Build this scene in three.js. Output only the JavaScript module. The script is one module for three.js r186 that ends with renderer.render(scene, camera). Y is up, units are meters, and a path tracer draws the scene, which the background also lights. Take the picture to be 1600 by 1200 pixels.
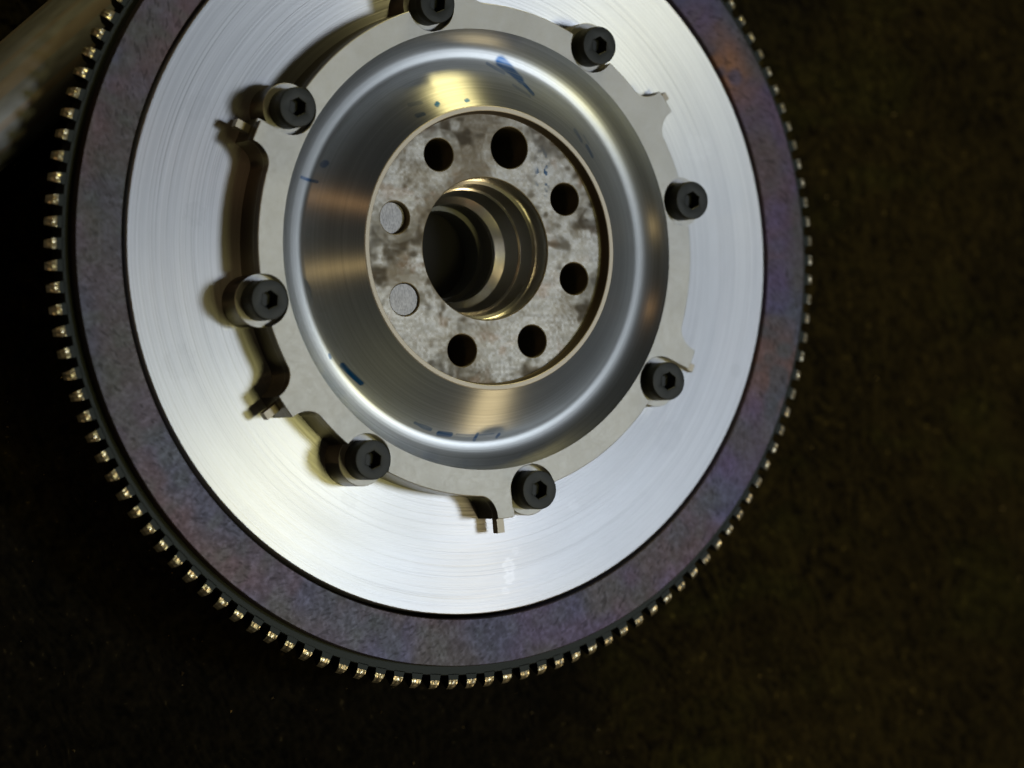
import * as THREE from 'three';
import { mergeGeometries, toCreasedNormals } from 'three/addons/utils/BufferGeometryUtils.js';
import { RectAreaLightUniformsLib } from 'three/addons/lights/RectAreaLightUniformsLib.js';

// ---------------------------------------------------------------- camera, light, exposure
// World: y is the axis of the flywheel (up), the workshop floor is y = 0. The camera was held on its side.
const scene = new THREE.Scene();
const FACE = 0.055;                                   // height of the machined aluminium face above the floor
const camera = new THREE.PerspectiveCamera(13.39, 4 / 3, 0.05, 30);
camera.position.set(-0.53671, FACE + 0.97697, 0.07227);
camera.up.set(0, 0.02772, -0.99962);
camera.lookAt(-0.53671 + 0.49408, FACE + 0.97697 - 0.86908, 0.07227 - 0.0241);
camera.focus = 1.10;
camera.userData.fStop = 6.3;
const renderer = new THREE.WebGLRenderer({ antialias: true });
renderer.toneMapping = THREE.LinearToneMapping;
renderer.toneMappingExposure = 1.0;
renderer.shadowMap.enabled = true;
scene.background = new THREE.Color().setRGB(0.014, 0.013, 0.009);   // dim, warm workshop air beyond the lamps
RectAreaLightUniformsLib.init();

const tag = (o, label, category, extra = {}) => { o.userData = { label, category, ...extra }; return o; };
const housing = new THREE.MeshStandardMaterial({ color: 0x2b2c2d, roughness: 0.6, metalness: 0.4 });
function lamp(name, label, at, w, h, color, nits) {
  const g = new THREE.Group(); g.name = name; scene.add(g); tag(g, label, 'lamp');
  g.position.set(...at); g.lookAt(0, FACE, 0);
  const box = new THREE.Mesh(new THREE.BoxGeometry(w + 0.03, h + 0.03, 0.05), housing); box.name = 'housing'; box.position.z = -0.031; g.add(box);
  const glow = new THREE.Mesh(new THREE.PlaneGeometry(w, h), new THREE.MeshStandardMaterial({ color: 0x000000, emissive: color, emissiveIntensity: nits * 0.05 }));
  glow.name = 'diffuser'; glow.position.z = -0.003; g.add(glow);
  const l = new THREE.RectAreaLight(color, nits, w, h); l.name = 'light'; l.rotation.y = Math.PI; l.position.z = 0.003; g.add(l);
}
const D = Math.PI / 180;
const dir = (tiltX, tiltZ, d) => { const v = new THREE.Vector3(Math.tan(tiltX * D), 1, Math.tan(tiltZ * D)).normalize().multiplyScalar(d); return [v.x, v.y + FACE, v.z]; };
lamp('ceiling_lamp', 'square cool white ceiling lamp over the workshop floor', dir(26.6, 3.5, 2.3), 0.34, 0.34, new THREE.Color().setRGB(0.86, 0.95, 1.07), 30);
lamp('work_lamp', 'small amber work lamp low beside the pipe', [-1.53, FACE + 1.10, 0.21], 0.045, 0.045, new THREE.Color().setRGB(1, 0.70, 0.30), 170);
lamp('hand_lamp', 'small dim orange hand lamp past the end of the pipe', [-1.40, FACE + 1.02, -0.76], 0.05, 0.05, new THREE.Color().setRGB(1, 0.55, 0.22), 90);
lamp('wall_lamp', 'wide yellowish wall lamp above the floor', [0.40, FACE + 0.34, -1.43], 0.42, 0.36, new THREE.Color().setRGB(1, 0.86, 0.38), 18);
lamp('strip_lamp', 'yellowish strip lamp hung over the flywheel', dir(14, 13, 2.1), 0.5, 0.16, new THREE.Color().setRGB(1, 0.90, 0.36), 20);
lamp('bench_lamp', 'low warm bench lamp on the far side of the flywheel from the wall lamp', [0.75, FACE + 0.58, 1.2], 0.34, 0.16, new THREE.Color().setRGB(1, 0.78, 0.42), 20);

// ---------------------------------------------------------------- helpers
let seed = 7;
const rnd = () => { seed = (seed * 1664525 + 1013904223) >>> 0; return seed / 4294967296; };
function lattice(w, h) { const a = new Float32Array(w * h); for (let i = 0; i < a.length; i++) a[i] = rnd(); return a; }
function noise(w, h) {                                 // smooth periodic value noise with w x h cells over the unit square
  const a = lattice(w, h), s = t => t * t * (3 - 2 * t);
  return (u, v) => {
    const x = u * w, y = v * h, i = Math.floor(x), j = Math.floor(y), fx = s(x - i), fy = s(y - j);
    const p = (m, n) => a[(((n % h) + h) % h) * w + (((m % w) + w) % w)];
    return (p(i, j) * (1 - fx) + p(i + 1, j) * fx) * (1 - fy) + (p(i, j + 1) * (1 - fx) + p(i + 1, j + 1) * fx) * fy;
  };
}
const clamp = (x, a = 0, b = 1) => Math.min(b, Math.max(a, x));
const step = (a, b, x) => { const t = clamp((x - a) / (b - a)); return t * t * (3 - 2 * t); };
const mix = (a, b, t) => a + (b - a) * t;
const mix3 = (a, b, t) => [mix(a[0], b[0], t), mix(a[1], b[1], t), mix(a[2], b[2], t)];
const enc = x => { x = clamp(x); return 255 * (x <= 0.0031308 ? x * 12.92 : 1.055 * x ** (1 / 2.4) - 0.055); };
function tex(w, h, f, color, wrap = THREE.RepeatWrapping) {   // f(u, v) gives [r, g, b] linear or one value
  const d = new Uint8Array(w * h * 4);
  for (let y = 0; y < h; y++) for (let x = 0; x < w; x++) {
    const c = f((x + 0.5) / w, (y + 0.5) / h), k = (y * w + x) * 4;
    if (color) { d[k] = enc(c[0]); d[k + 1] = enc(c[1]); d[k + 2] = enc(c[2]); } else d[k] = d[k + 1] = d[k + 2] = clamp(c) * 255;
    d[k + 3] = 255;
  }
  const t = new THREE.DataTexture(d, w, h); t.wrapS = t.wrapT = wrap; t.magFilter = THREE.LinearFilter; t.minFilter = THREE.LinearFilter;
  if (color) t.colorSpace = THREE.SRGBColorSpace; t.needsUpdate = true; return t;
}
const mm = g => { g.scale(0.001, 0.001, 0.001); return g; };
const LIFT = 26;                                       // the flywheel's own base lies 26 mm under its aluminium face
// Turned shape: runs of [radius, height] in mm; a run is smooth, runs meet at sharp edges. uv: u across the profile, v around.
function turned(runs, segs = 256) {
  const pos = [], nor = [], uv = [], idx = [];
  let total = 0; for (const r of runs) for (let i = 1; i < r.length; i++) total += Math.hypot(r[i][0] - r[i - 1][0], r[i][1] - r[i - 1][1]);
  let s = 0;
  for (const run of runs) {
    const n = run.length, sn = [];
    for (let i = 0; i + 1 < n; i++) { const dx = run[i + 1][0] - run[i][0], dy = run[i + 1][1] - run[i][1], l = Math.hypot(dx, dy) || 1; sn.push([-dy / l, dx / l]); }
    const base = pos.length / 3;
    for (let i = 0; i < n; i++) {
      if (i) s += Math.hypot(run[i][0] - run[i - 1][0], run[i][1] - run[i - 1][1]);
      const a = sn[Math.max(0, i - 1)], b = sn[Math.min(n - 2, i)]; let nx = a[0] + b[0], ny = a[1] + b[1]; const l = Math.hypot(nx, ny) || 1; nx /= l; ny /= l;
      for (let j = 0; j <= segs; j++) {
        const t = j / segs * 2 * Math.PI, c = Math.cos(t), q = Math.sin(t);
        pos.push(run[i][0] * c, run[i][1] + LIFT, run[i][0] * q); nor.push(nx * c, ny, nx * q); uv.push(s / total, j / segs);
      }
    }
    for (let i = 0; i + 1 < n; i++) for (let j = 0; j < segs; j++) {
      const a = base + i * (segs + 1) + j, b = a + 1, c = a + segs + 1, d = c + 1; idx.push(a, b, c, b, d, c);
    }
  }
  const g = new THREE.BufferGeometry();
  g.setAttribute('position', new THREE.Float32BufferAttribute(pos, 3)); g.setAttribute('normal', new THREE.Float32BufferAttribute(nor, 3)); g.setAttribute('uv', new THREE.Float32BufferAttribute(uv, 2)); g.setIndex(idx);
  return mm(g);
}
function put(name, geometry, material, parent) { const m = new THREE.Mesh(geometry, material); m.name = name; m.castShadow = m.receiveShadow = true; parent.add(m); return m; }
function curve(pts, n) { const c = new THREE.CatmullRomCurve3(pts.map(p => new THREE.Vector3(p[0], p[1], 0)), false, 'centripetal'); return c.getPoints(n).map(p => [p.x, p.y]); }

// ---------------------------------------------------------------- floor
{
  const n1 = noise(7, 6), n2 = noise(19, 17), n3 = noise(53, 61), n4 = noise(170, 190), n5 = noise(23, 90), n6 = noise(520, 520), n7 = noise(900, 900), n8 = noise(700, 240), S = 1.0;
  const fbm = (u, v) => 0.34 * n2(u, v) + 0.28 * n3(u, v) + 0.22 * n4(u, v) + 0.16 * n6(u, v);
  const map = tex(2048, 2048, (u, v) => {
    const wx = u + 0.012 * (n3(v, u) - 0.5), wy = v + 0.012 * (n3(u + 0.3, v) - 0.5);
    const big = n1(wx, wy), f = fbm(wx, wy), streak = n8(wx + 0.5 * wy, wy - 0.25 * wx), stain = 0.15 + 0.85 * step(0.32, 0.68, 0.75 * big + 0.25 * f);
    let c = mix3([0.0035, 0.003, 0.002], [0.0170, 0.0122, 0.0033], stain);
    c = mix3(c, [0.0175, 0.0162, 0.0035], 0.6 * step(0.52, 0.74, 0.5 * n5(wx, wy) + 0.5 * f) * stain);
    let k = 0.62 + 0.45 * step(0.25, 0.85, f) + 0.9 * (streak - 0.5) + 0.5 * (n6(u, v) - 0.5) + 0.5 * (n7(u, v) - 0.5);
    k *= 1 - 0.45 * step(0.64, 0.80, 0.6 * n4(wx, wy) + 0.4 * streak);
    k += 4.0 * step(0.84, 0.95, n7(u, v) * 0.55 + streak * 0.45);
    k = Math.max(0.1, k); return [c[0] * k, c[1] * k, c[2] * k];
  }, true);
  const bump = tex(1024, 1024, (u, v) => 0.35 * n3(u, v) + 0.35 * n4(u, v) + 0.3 * n6(u, v), false);
  const g = new THREE.PlaneGeometry(S * 2, S * 2); g.rotateX(-Math.PI / 2);
  const uvs = g.attributes.uv; for (let i = 0; i < uvs.count; i++) uvs.setXY(i, uvs.getX(i) * 2, uvs.getY(i) * 2);
  const f = put('floor', g, new THREE.MeshPhysicalMaterial({ map, bumpMap: bump, bumpScale: 0.003, roughness: 0.95, specularIntensity: 0.15 }), scene);
  tag(f, 'dark oily brown workshop floor with blotchy stains', 'floor', { kind: 'structure' });
}

// ---------------------------------------------------------------- flywheel
const fly = new THREE.Group(); fly.name = 'flywheel'; fly.position.set(0, FACE - LIFT / 1000, 0); scene.add(fly);
tag(fly, 'aluminium flywheel with toothed steel ring gear and bolted steel hub', 'flywheel');

// machined aluminium face: fine arcs left by the lathe
{
  const a = noise(150, 11), b = noise(74, 9), d = noise(34, 13), e = noise(30, 160), f = noise(6, 24);
  const lines = (u, v) => 0.42 * a(u, v) + 0.36 * b(u, v) + 0.22 * d(u, v);
  // dried droplets and finger smudges: [deg, radius mm, size mm, strength]
  const spots = [[81.2, 108.5, 2.6, 0.16], [81.6, 113, 2.2, 0.14], [82.6, 117, 1.4, 0.10], [79.5, 104, 1.5, 0.08], [205, 108, 5, -0.05], [186, 100, 4, -0.06], [38, 104, 6, -0.05], [338, 104, 5, 0.05], [160, 112, 6, -0.05], [118, 95, 3, -0.06], [64, 97, 2, 0.07], [20, 118, 2.5, -0.07]];
  const ra = noise(90, 620);
  const spot = (u, v) => { let q = 0; const r = 123.3 - 53.3 * u; for (const [d0, r0, w, k] of spots) { const dx = (((v * 360 - d0) % 360 + 540) % 360 - 180) * D * r, dy = r - r0, d = Math.hypot(dx, dy) / w + 0.7 * (ra(u, v) - 0.5); if (d < 1.3) q += k * (step(1.05, 0.8, d) - 0.45 * step(0.75, 0.4, d)); } return q; };
  const bump = tex(1024, 1024, lines, false);
  const rough = tex(512, 1024, (u, v) => 0.74 + 0.12 * lines(u, v) + 0.05 * (f(u, v) - 0.5), false);
  const map = tex(512, 1024, (u, v) => { const k = 0.86 + 0.32 * (lines(u, v) - 0.5) + 0.05 * (f(u, v) - 0.5) + 0.02 * (e(u, v) - 0.5); const q = k * (1 + spot(u, v)); return [0.60 * q, 0.606 * q, 0.62 * q]; }, true);
  const m = new THREE.MeshPhysicalMaterial({ map, metalness: 1, roughness: 0.56, roughnessMap: rough, bumpMap: bump, bumpScale: 0.00013, anisotropy: 0.9 });
  const body = new THREE.MeshStandardMaterial({ color: new THREE.Color().setRGB(0.55, 0.55, 0.56), metalness: 1, roughness: 0.5 });
  const disc = put('disc', turned([[[112, -26], [112, -8]], [[112, -8], [123.6, -8]], [[123.6, -8], [123.6, -0.3], [123.3, 0]], [[112, -26], [30, -26]]]), body, fly);
  put('machined_face', turned([[[123.3, 0], [112, 0], [98, 0], [84, 0], [70, 0]]]), m, disc);
}
// heat-tinted steel ring
{
  const n = [noise(3, 60), noise(3, 46), noise(2, 22), noise(6, 180), noise(14, 460), noise(36, 1100), noise(2, 13), noise(30, 700)];
  const ang = (v, deg, w) => { let d = Math.abs(v * 360 - deg); d = Math.min(d, 360 - d); return Math.exp(-((d / w) ** 2)); };
  const map = tex(160, 2048, (u, v) => {
    let c = [0.140, 0.126, 0.146];
    const right = 0.5 + 0.5 * Math.cos((v * 360 - 5) * D);
    c = mix3(c, [0.140, 0.105, 0.215], clamp(0.2 + 0.75 * right) * step(0.25, 0.75, n[0](u, v)));
    c = mix3(c, [0.095, 0.130, 0.230], 0.4 * step(0.4, 0.85, n[1](u, v)));
    c = mix3(c, [0.195, 0.118, 0.14], 0.5 * step(0.45, 0.85, n[2](u + 0.3 * v, v) * 0.75 + n[3](u, v) * 0.25));
    c = mix3(c, [0.115, 0.145, 0.128], 0.30 * step(0.4, 0.9, n[3](u, v + 0.4)) * (1 - 0.5 * right));
    c = mix3(c, [0.40, 0.185, 0.085], 0.8 * ang(v, 328, 5) * step(0.38, 0.68, u) * step(0.25, 0.65, n[3](u, v)));
    c = mix3(c, [0.250, 0.130, 0.120], 0.7 * ang(v, 17, 6) * step(0.3, 0.7, n[3](u, v)));
    const sc = n[4](u, v + u * 0.03), fine = n[5](u, v + u * 0.05), grit = n[7](u, v + u * 0.04);
    let k = 0.54 + 0.06 * (sc - 0.5) + 0.12 * (fine - 0.5) + 0.13 * (grit - 0.5) + 0.18 * (n[6](u, v) - 0.5) + 0.06 * (n[0](u, v) - 0.5);
    k *= 1 - 0.45 * step(0.66, 0.80, grit * 0.75 + sc * 0.25);
    return [c[0] * k, c[1] * k, c[2] * k];
  }, true);
  const rough = tex(160, 2048, (u, v) => 0.68 + 0.08 * n[4](u, v) + 0.15 * (n[5](u, v) - 0.5), false);
  const m = new THREE.MeshStandardMaterial({ map, metalness: 0.75, roughness: 0.75, roughnessMap: rough });
  put('heat_tinted_ring', turned([[[141.2, -14], [141.2, -4.05], [141.2, -0.35], [140.9, -0.05]], [[140.9, -0.05], [136, -0.05], [131, -0.05], [125.5, -0.05]], [[125.5, -0.05], [125.15, -0.4], [125.15, -8]]]), m, fly);
  fly.children[fly.children.length - 1].userData.label = 'steel ring mottled violet and brown by heat';
}
// ring gear
{
  const dark = new THREE.MeshStandardMaterial({ color: new THREE.Color().setRGB(0.032, 0.036, 0.036), metalness: 1, roughness: 0.6 });
  const nb = noise(8, 8);
  const bare = new THREE.MeshStandardMaterial({ color: new THREE.Color().setRGB(0.84, 0.77, 0.60), metalness: 1, roughness: 0.38, bumpMap: tex(64, 64, (u, v) => nb(u, v), false), bumpScale: 0.0004 });
  const ring = put('ring_gear', turned([[[144.5, -11.5], [144.5, -4.3], [144.2, -4]], [[144.2, -4], [141.25, -4]], [[141.25, -11.5], [144.5, -11.5]]]), dark, fly);
  function toothShape(k) {
    const j = () => (k ? (rnd() - 0.5) * 0.5 : 0), t = [146.1 + j(), -4.0], c = [148.6 + j() * 0.6, -5.7 + j() * 0.5], e = [149.2, -7.0];
    const P = [[143.9, -4.0, 2.05], [t[0], t[1], 1.72], [t[0] + 1.4, -4.4, 1.55], [c[0], c[1], 1.3], [e[0], e[1], 1.12], [146.2, -11.5, 1.3], [143.9, -11.5, 2.05]];
    const V = (i, s) => [P[i][0], P[i][1] + LIFT, s * P[i][2]], pos = [], groups = [];
    const quad = (i, mat) => { const a = V(i, -1), b = V(i, 1), c2 = V(i + 1, 1), d = V(i + 1, -1); groups.push([pos.length / 3, 6, mat]); pos.push(...a, ...b, ...c2, ...a, ...c2, ...d); };
    quad(0, 0); quad(1, 1); quad(2, 1); quad(3, 1); quad(4, 0); quad(5, 0);
    const from = pos.length / 3;
    for (const s of [-1, 1]) for (let i = 1; i + 1 < P.length; i++) { const tri = [V(0, s), V(i, s), V(i + 1, s)]; if (s > 0) tri.reverse(); pos.push(...tri.flat()); }
    groups.push([from, pos.length / 3 - from, 0]);
    const g = new THREE.BufferGeometry(); g.setAttribute('position', new THREE.Float32BufferAttribute(pos, 3));
    const uv = []; for (let i = 0; i < pos.length; i += 3) uv.push(pos[i] * 0.1 + k * 0.37, pos[i + 2] * 0.2 + 0.5 + pos[i + 1] * 0.03); g.setAttribute('uv', new THREE.Float32BufferAttribute(uv, 2));
    g.computeVertexNormals(); for (const q of groups) g.addGroup(...q); return mm(g);
  }
  const kinds = [0, 1, 2, 3, 4].map(toothShape), N = 130;
  for (let i = 0; i < N; i++) { const t = put(i ? 'tooth_' + String(i).padStart(3, '0') : 'tooth', kinds[i * 7 % 5], [dark, bare], ring); t.rotation.y = -i / N * 2 * Math.PI; }
}
// steel hub: scalloped flange with spot-faced bolt seats, dish, rim
const BOLT_R = 83.6, BOLT_0 = 32.3, TAB_0 = 24.4;
const steelNoise = [noise(40, 40), noise(9, 9), noise(150, 150)];
const steel = new THREE.MeshPhysicalMaterial({
  map: tex(512, 512, (u, v) => { const k = 0.90 + 0.10 * (steelNoise[1](u, v) - 0.5) + 0.04 * (steelNoise[0](u, v) - 0.5); return [0.49 * k, 0.49 * k, 0.488 * k]; }, true),
  metalness: 1, roughness: 0.68, roughnessMap: tex(512, 512, (u, v) => 0.85 + 0.05 * (steelNoise[0](u, v) - 0.5) + 0.06 * (steelNoise[2](u, v) - 0.5), false),
});
const wrapDeg = d => ((d % 360) + 540) % 360 - 180;
{
  const n = 2160, TOP = 14, SEAT = 10.4, SEAT_R = 8.7, IN = 74.5;
  const plate = deg => {
    const d = Math.abs(wrapDeg((deg - TAB_0) % 60 > 30 ? (deg - TAB_0) % 60 - 60 : (deg - TAB_0) % 60));
    if (d < 2.6) return 91.3; if (d > 7.0) return 83.4;
    const t = (d - 2.6) / 4.4; return 83.4 + 7.9 * (1 - Math.sqrt(1 - (1 - t) ** 2));
  };
  const seat = deg => { const d = wrapDeg(((deg - BOLT_0) % 45 + 45) % 45 > 22.5 ? ((deg - BOLT_0) % 45 + 45) % 45 - 45 : ((deg - BOLT_0) % 45 + 45) % 45) * D, q = SEAT_R ** 2 - (BOLT_R * Math.sin(d)) ** 2; return q > 0 ? [BOLT_R * Math.cos(d) - Math.sqrt(q), BOLT_R * Math.cos(d) + Math.sqrt(q)] : null; };
  const rings = [];
  for (let i = 0; i <= n; i++) {
    const deg = (i % n) / n * 360, p = plate((deg + 720 - 0) % 360 + 360), s = seat(deg);
    const up = s ? Math.max(IN + 0.5, Math.min(p, s[0])) : p, low = s ? Math.max(p, s[1]) : p;
    const c = Math.cos(deg * D), q = Math.sin(deg * D), at = (r, h) => [r * c, h + LIFT, r * q];
    rings.push([at(IN, TOP), at(up - 0.25, TOP), at(up, TOP - 0.25), at(up, SEAT), at(Math.max(low - 0.2, up), SEAT), at(low, SEAT - 0.2), at(low, 0)]);
  }
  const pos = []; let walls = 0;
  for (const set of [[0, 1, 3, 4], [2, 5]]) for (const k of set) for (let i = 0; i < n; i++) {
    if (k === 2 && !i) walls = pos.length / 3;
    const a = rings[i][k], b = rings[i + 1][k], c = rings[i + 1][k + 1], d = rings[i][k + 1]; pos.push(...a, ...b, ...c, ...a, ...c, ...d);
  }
  let g = new THREE.BufferGeometry(); g.setAttribute('position', new THREE.Float32BufferAttribute(pos, 3));
  const uv = []; for (let i = 0; i < pos.length; i += 3) uv.push(pos[i] / 80 + pos[i + 1] / 60, pos[i + 2] / 80); g.setAttribute('uv', new THREE.Float32BufferAttribute(uv, 2));
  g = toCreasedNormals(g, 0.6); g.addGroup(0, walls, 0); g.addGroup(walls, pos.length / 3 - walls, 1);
  const sideWallM = new THREE.MeshStandardMaterial({ color: new THREE.Color().setRGB(0.13, 0.118, 0.108), metalness: 1, roughness: 0.32 });  // flange side walls: much darker and smoother metal than the flange top
  const hub = put('hub_flange', mm(g), [steel, sideWallM], fly);
  // small sensor lugs under the ends of the six tabs
  const lug = new THREE.BoxGeometry(6.5, 3.2, 2.7); lug.translate(93.2, 6.4 + LIFT, 0); mm(lug);
  const lugM = new THREE.MeshStandardMaterial({ color: new THREE.Color().setRGB(0.30, 0.27, 0.22), metalness: 1, roughness: 0.5 });
  for (let i = 0; i < 6; i++) { const l = put(i ? 'sensor_lug_00' + i : 'sensor_lug', lug, lugM, hub); l.rotation.y = -(TAB_0 + 0.1 + i * 60) * D; }
}
// dish between flange and rim, with layout-dye marks
{
  const prof = [...curve([[74.5, 14], [74.0, 12.6], [73.2, 11.1], [72.2, 9.8], [71.1, 8.7], [69.9, 7.85], [68.7, 7.25], [67.4, 6.92]], 30), [66.5, 6.85], [65.6, 6.8], ...curve([[64.7, 6.95], [63.9, 7.35], [63.0, 8.0], [61.5, 9.2]], 14), [57.0, 12.9], [52.5, 16.5], [49.2, 19.2], [47.9, 20.3]];
  const len = [0]; for (let i = 1; i < prof.length; i++) len.push(len[i - 1] + Math.hypot(prof[i][0] - prof[i - 1][0], prof[i][1] - prof[i - 1][1]));
  const radiusAt = u => { const s = u * len[len.length - 1]; let i = 1; while (i < len.length - 1 && len[i] < s) i++; return mix(prof[i - 1][0], prof[i][0], (s - len[i - 1]) / (len[i] - len[i - 1])); };
  const runs = [prof];
  const la = noise(120, 6), lb = noise(50, 4), lc = noise(14, 120), ld = noise(5, 16);
  // [deg from, radius from, deg to, radius to, half width in mm, strength]
  const dye = [[280.6, 66.0, 283.5, 64.2, 2.2, 1], [283, 64.6, 287, 61.6, 2.0, 1], [287, 61.6, 291.5, 58, 1.0, 1], [276, 64.0, 281, 62, 0.8, 0.5], [284, 58, 290, 56, 0.7, 0.35],
    [248.4, 51.2, 249.4, 51.6, 0.9, 1], [260.6, 49.9, 261.6, 50.1, 0.8, 0.9], [239, 50.8, 241.5, 50.4, 0.8, 0.7], [240, 54.8, 244, 53.8, 0.7, 0.35], [199.6, 68.0, 199.9, 62.8, 0.55, 0.9], [205.6, 62.6, 206.4, 62.2, 1.0, 0.8],
    [145.9, 65.4, 146.8, 65.2, 0.6, 0.7], [142, 63.6, 134, 62.8, 0.9, 1], [112, 63, 106, 63.2, 0.6, 0.6], [103, 63.6, 99, 63.2, 0.8, 0.95], [90.3, 64.2, 89.9, 62.4, 0.6, 0.9], [82.6, 64.0, 82, 63.2, 0.6, 0.8], [97, 62.8, 84, 62.6, 0.3, 0.45],
    [312, 55.6, 315.5, 54.4, 1.0, 0.55], [319, 55.0, 322.5, 54.0, 1.1, 0.7], [316, 57.6, 319, 57, 0.6, 0.3]];
  const map = tex(384, 1440, (u, v) => {
    const r = radiusAt(u), deg = v * 360; let ink = 0;
    for (const [d0, r0, d1, r1, w, s] of dye) {
      if (Math.abs(wrapDeg(deg - (d0 + d1) / 2)) > 14) continue;
      const x = wrapDeg(deg - d0) * D * r, y = r - r0, ex = wrapDeg(d1 - d0) * D * (r0 + r1) / 2, ey = r1 - r0, t = clamp((x * ex + y * ey) / (ex * ex + ey * ey + 1e-6));
      ink = Math.max(ink, s * step(w * 1.25, w * 0.6, Math.hypot(x - ex * t, y - ey * t) + 0.5 * (lc(u, v) - 0.5)));
    }
    const k = 0.86 + 0.16 * (la(u, v) - 0.5) + 0.12 * (lb(u, v) - 0.5) + 0.10 * (ld(u, v) - 0.5);
    return mix3([0.33 * k, 0.335 * k, 0.33 * k], [0.008, 0.055, 0.15], ink * (0.62 + 0.38 * step(0.2, 0.7, 0.5 * lc(u, v) + 0.5 * la(u, v))));
  }, true);
  const bump = tex(384, 512, (u, v) => 0.6 * la(u, v) + 0.4 * lb(u, v), false);
  const m = new THREE.MeshPhysicalMaterial({ map, metalness: 1, roughness: 0.345, anisotropy: 0.86, bumpMap: bump, bumpScale: 0.00002 });
  put('hub_dish', turned(runs), m, fly);
}
// rim, recessed mounting face with bolt holes, centre bore
{
  const rim = new THREE.MeshPhysicalMaterial({ color: new THREE.Color().setRGB(0.55, 0.515, 0.47), metalness: 1, roughness: 0.64, anisotropy: 0.2 });
  put('hub_rim', turned([[[47.9, 20.25], [47.6, 20.5]], [[47.6, 20.5], [46.3, 20.5]], [[46.3, 20.5], [46.1, 20.3]]]), rim, fly);
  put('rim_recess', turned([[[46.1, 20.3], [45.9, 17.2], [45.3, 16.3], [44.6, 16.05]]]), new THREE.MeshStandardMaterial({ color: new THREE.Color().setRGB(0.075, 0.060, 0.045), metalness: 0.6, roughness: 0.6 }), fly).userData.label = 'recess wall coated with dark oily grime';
  const shape = new THREE.Shape(); shape.absarc(0, 0, 46, 0, 2 * Math.PI); 
  const bore = new THREE.Path(); bore.absarc(0, 0, 24, 0, 2 * Math.PI, true); shape.holes.push(bore);
  for (let i = 0; i < 8; i++) { const a = (15.6 + 45 * i) * D, p = new THREE.Path(); p.absarc(35.7 * Math.cos(a), 35.7 * Math.sin(a), i === 6 ? 7.0 : 5.45, 0, 2 * Math.PI, true); shape.holes.push(p); }
  const g = new THREE.ExtrudeGeometry(shape, { depth: 24, bevelEnabled: true, bevelSize: 0.35, bevelThickness: 0.35, bevelOffset: -0.35, bevelSegments: 2, curveSegments: 48 });
  g.rotateX(Math.PI / 2); g.translate(0, 16.35 - 0.35 + LIFT + 0.0, 0);
  const uv = g.attributes.uv, P = g.attributes.position; for (let i = 0; i < uv.count; i++) uv.setXY(i, P.getX(i) / 96 + 0.5, P.getZ(i) / 96 + 0.5);
  const a = noise(7, 7), b = noise(18, 18), c = noise(48, 48), d = noise(120, 120), e = noise(14, 90), f = noise(34, 34);
  const warp = noise(10, 10), warp2 = noise(26, 26);
  const dirt = (u, v) => {
    const x = (u - 0.5) * 96, y = (v - 0.5) * 96, r = Math.hypot(x, y);
    const p = u + 0.02 * (warp(u, v) - 0.5), q = v + 0.02 * (warp(v, u) - 0.5);
    const fb = 0.50 * a(p, q) + 0.28 * b(p, q) + 0.14 * c(p, q) + 0.08 * d(p, q), fb2 = 0.5 * warp(q, p + 0.3) + 0.2 * f(q, p) + 0.2 * c(p, q) + 0.10 * e(p + 0.6 * q, q);
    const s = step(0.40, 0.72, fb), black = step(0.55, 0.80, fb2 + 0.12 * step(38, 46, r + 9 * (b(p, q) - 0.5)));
    return [s, black, r, x, y];
  };
  const map = tex(1024, 1024, (u, v) => {
    const [s, black, , x, y] = dirt(u, v);
    let k = [0.43, 0.42, 0.405]; k = mix3(k, [0.24, 0.195, 0.14], 0.65 * s); k = mix3(k, [0.34, 0.20, 0.12], 0.3 * step(0.58, 0.85, 0.7 * b(u, v + 0.3) + 0.3 * c(u, v)));
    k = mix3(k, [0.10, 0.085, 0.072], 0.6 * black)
    ; let ring = 0; for (let i = 0; i < 8; i++) { const t = (15.6 + 45 * i) * D, hd = Math.hypot(x - 35.7 * Math.cos(t), y - 35.7 * Math.sin(t)) - (i === 6 ? 1.5 : 0); ring = Math.max(ring, step(9.4, 8.4, hd + 1.5 * (b(u, v) - 0.5)) * step(0.25, 0.6, 0.5 * c(u, v) + 0.5 * f(u, v))); } k = mix3(k, [0.50, 0.49, 0.475], 0.55 * ring);
    const ink = step(5.5, 1.0, Math.hypot((x - 22.5) * 1.3, (y + 26) * 0.5)) * step(0.5, 0.72, 0.6 * c(u, v) + 0.4 * d(u, v)); k = mix3(k, [0.05, 0.11, 0.22], ink);
    const q = 0.84 + 0.22 * (d(u, v) - 0.5) + 0.20 * (e(u + v * 0.5, v) - 0.5); return [k[0] * q, k[1] * q, k[2] * q];
  }, true);
  const rough = tex(512, 512, (u, v) => { const [s, black] = dirt(u, v); return 0.55 + 0.12 * s + 0.14 * black + 0.15 * (d(u, v) - 0.5); }, false);
  const m = new THREE.MeshStandardMaterial({ map, metalness: 0.95, roughness: 1, roughnessMap: rough, bumpMap: tex(512, 512, (u, v) => 0.6 * c(u, v) + 0.4 * d(u, v), false), bumpScale: 0.00004 });
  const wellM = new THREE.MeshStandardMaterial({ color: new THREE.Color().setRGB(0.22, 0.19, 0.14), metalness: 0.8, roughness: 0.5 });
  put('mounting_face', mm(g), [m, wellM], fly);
  const pinM = new THREE.MeshStandardMaterial({ map: tex(128, 128, (u, v) => { const q = 0.34 + 0.14 * (e(u, v) - 0.5) + 0.04 * (d(u, v) - 0.5) + 0.10 * (b(u, v) - 0.5); return [q, q, q * 1.07]; }, true), metalness: 1, roughness: 0.58 });
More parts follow.
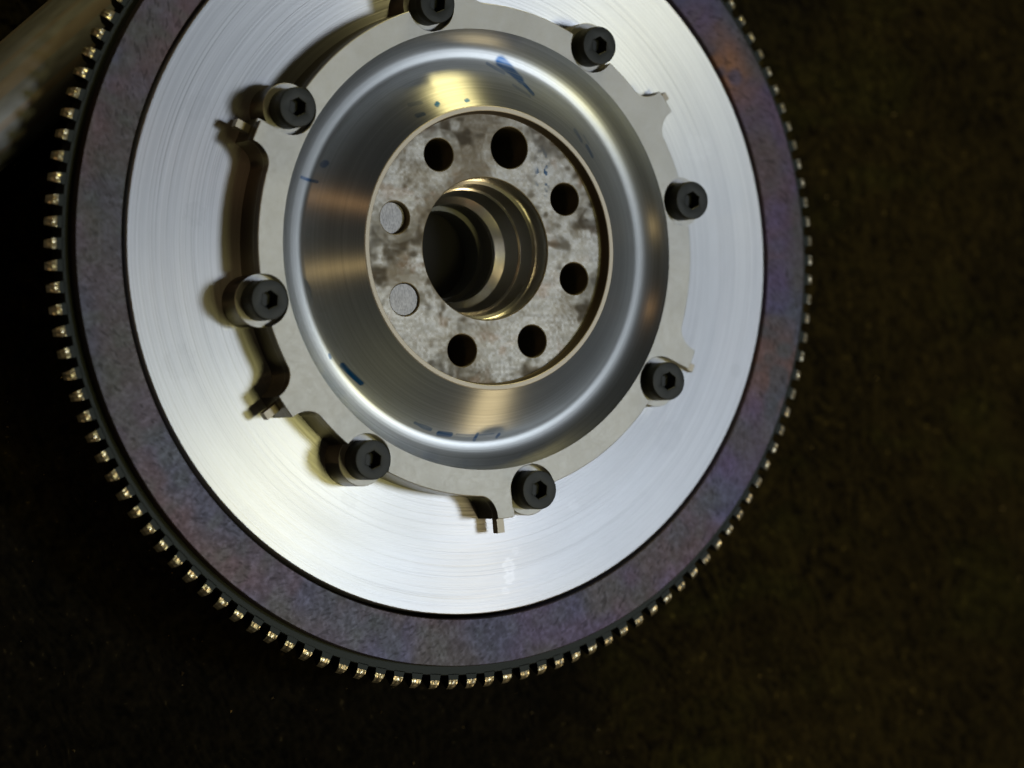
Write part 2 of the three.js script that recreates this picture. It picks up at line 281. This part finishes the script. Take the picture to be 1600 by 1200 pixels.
  for (const [i, h] of [[3, 15.4], [4, 13.6]]) {
    const q = new THREE.CylinderGeometry(5.2, 5.4, 20, 40); const t = (15.6 + 45 * i) * D; q.translate(35.7 * Math.cos(t), h - 10 + LIFT, 35.7 * Math.sin(t));
    put(i === 3 ? 'dowel_pin' : 'dowel_pin_001', mm(q), pinM, fly);
  }
  const boreM = new THREE.MeshPhysicalMaterial({ color: new THREE.Color().setRGB(0.88, 0.87, 0.83), metalness: 1, roughness: 0.27, anisotropy: 0.3 });
  put('centre_bore', turned([curve([[23.95, 15.7], [23.7, 14], [23.5, 9]], 6), [[23.5, 9], [22.5, 8.5]], [[22.5, 8.5], [22.1, 5], [21.5, 2.2]], [[21.5, 2.2], [20.9, 1.8]], [[20.9, 1.8], [20.2, -1.5], [19.2, -4.6]], [[19.2, -4.6], [17.0, -7.6]], [[17.0, -7.6], [16.8, -9.4]]]), boreM, fly);
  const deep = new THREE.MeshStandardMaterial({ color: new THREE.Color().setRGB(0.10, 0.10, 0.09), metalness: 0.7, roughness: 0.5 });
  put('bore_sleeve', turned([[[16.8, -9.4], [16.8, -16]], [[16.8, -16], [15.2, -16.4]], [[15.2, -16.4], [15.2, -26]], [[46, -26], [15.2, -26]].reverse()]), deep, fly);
}
// socket head bolts
{
  const black = new THREE.MeshPhysicalMaterial({ color: new THREE.Color().setRGB(0.007, 0.010, 0.011), metalness: 0.1, roughness: 0.5, specularIntensity: 0.7 });
  const s = new THREE.Shape(); s.absarc(0, 0, 6.2, 0, 2 * Math.PI);
  const hex = new THREE.Path(); for (let i = 0; i <= 6; i++) { const t = -i * Math.PI / 3; i ? hex.lineTo(3.5 * Math.cos(t), 3.5 * Math.sin(t)) : hex.moveTo(3.5, 0); } s.holes.push(hex);
  const up = new THREE.ExtrudeGeometry(s, { depth: 3.6, bevelEnabled: true, bevelSize: 0.4, bevelThickness: 0.4, bevelSegments: 3, curveSegments: 40 }); up.rotateX(-Math.PI / 2); up.translate(0, 4.1, 0);
  const low = new THREE.CylinderGeometry(6.6, 6.6, 4.3, 48); low.translate(0, 2.15, 0);
  const g = mm(toCreasedNormals(mergeGeometries([up.index ? up.toNonIndexed() : up, low.toNonIndexed()]), 0.5));
  for (let i = 0; i < 8; i++) {
    const t = (BOLT_0 + 45 * i) * D, b = put(i ? 'socket_bolt_00' + i : 'socket_bolt', g, black, fly);
    b.position.set(BOLT_R * Math.cos(t) / 1000, (10.4 + LIFT) / 1000, BOLT_R * Math.sin(t) / 1000); b.rotation.y = i * 2.1 + 0.4;
  }
}

// ---------------------------------------------------------------- block under the flywheel, pipe on the floor
{
  const g = new THREE.CylinderGeometry(0.052, 0.055, FACE - LIFT / 1000, 48); g.translate(0, (FACE - LIFT / 1000) / 2, 0);
  const b = put('support_block', g, new THREE.MeshStandardMaterial({ color: new THREE.Color().setRGB(0.012, 0.011, 0.010), roughness: 0.9 }), scene);
  tag(b, 'black round block on the floor that carries the flywheel', 'block');
}
{
  const R = 0.0160, pipe = new THREE.Group(); pipe.name = 'steel_pipe'; scene.add(pipe); tag(pipe, 'grey steel pipe lying on the floor beside the ring gear', 'pipe');
  const A = new THREE.Vector3(-0.1475, R, -0.0505), d = new THREE.Vector3(42, 0, -36).normalize(), L = 0.62;
  pipe.position.copy(A).addScaledVector(d, -0.20); pipe.rotation.y = Math.atan2(-d.z, d.x);
  const n1 = noise(12, 30), n2 = noise(40, 6), n3 = noise(60, 120);
  const m = new THREE.MeshStandardMaterial({ map: tex(256, 512, (u, v) => { const k = 0.8 + 0.3 * (n1(u, v) - 0.5) + 0.3 * (n3(u, v) - 0.5), w = step(0.6, 0.8, n2(u, v)); return mix3([0.20 * k, 0.205 * k, 0.215 * k], [0.20, 0.145, 0.10], 0.5 * w); }, true), metalness: 0.7, roughness: 0.6 });
  const outer = new THREE.CylinderGeometry(R, R, L, 64, 1, true); outer.rotateZ(Math.PI / 2); outer.translate(L / 2, 0, 0); put('tube', outer, m, pipe);
  const wall = new THREE.RingGeometry(R - 0.003, R, 64); wall.rotateY(Math.PI / 2); const w2 = wall.clone(); wall.translate(L, 0, 0); put('end_face', wall, m, pipe); put('end_face_001', w2, m, pipe);
  const inner = new THREE.CylinderGeometry(R - 0.003, R - 0.003, L, 48, 1, true); inner.rotateZ(Math.PI / 2); inner.translate(L / 2, 0, 0); put('tube_inside', inner, m, pipe);
}

// ---------------------------------------------------------------- grit and metal chips on the floor
{
  const g = new THREE.TetrahedronGeometry(1, 0); g.scale(1, 0.45, 0.5);
  const chips = new THREE.InstancedMesh(g, new THREE.MeshStandardMaterial({ metalness: 0.6, roughness: 0.5 }), 900); chips.name = 'floor_grit';
  const o = new THREE.Object3D(), c = new THREE.Color();
  for (let i = 0; i < 900; i++) {
    const x = -0.2 + 0.55 * rnd(), z = -0.16 + 0.40 * rnd(), size = 0.0003 + 0.0011 * rnd() ** 4;
    o.position.set(x, size * 0.4, z); o.rotation.set(rnd() * 0.6, rnd() * 6.3, rnd() * 0.6); o.scale.setScalar(size); o.updateMatrix(); chips.setMatrixAt(i, o.matrix);
    const k = rnd() ** 3; c.setRGB(0.02 + 0.30 * k, 0.015 + 0.22 * k, 0.006 + 0.10 * k); chips.setColorAt(i, c);
  }
  scene.add(chips); tag(chips, 'tiny metal chips and grit scattered over the dark floor', 'grit', { kind: 'stuff' });
}

renderer.render(scene, camera);
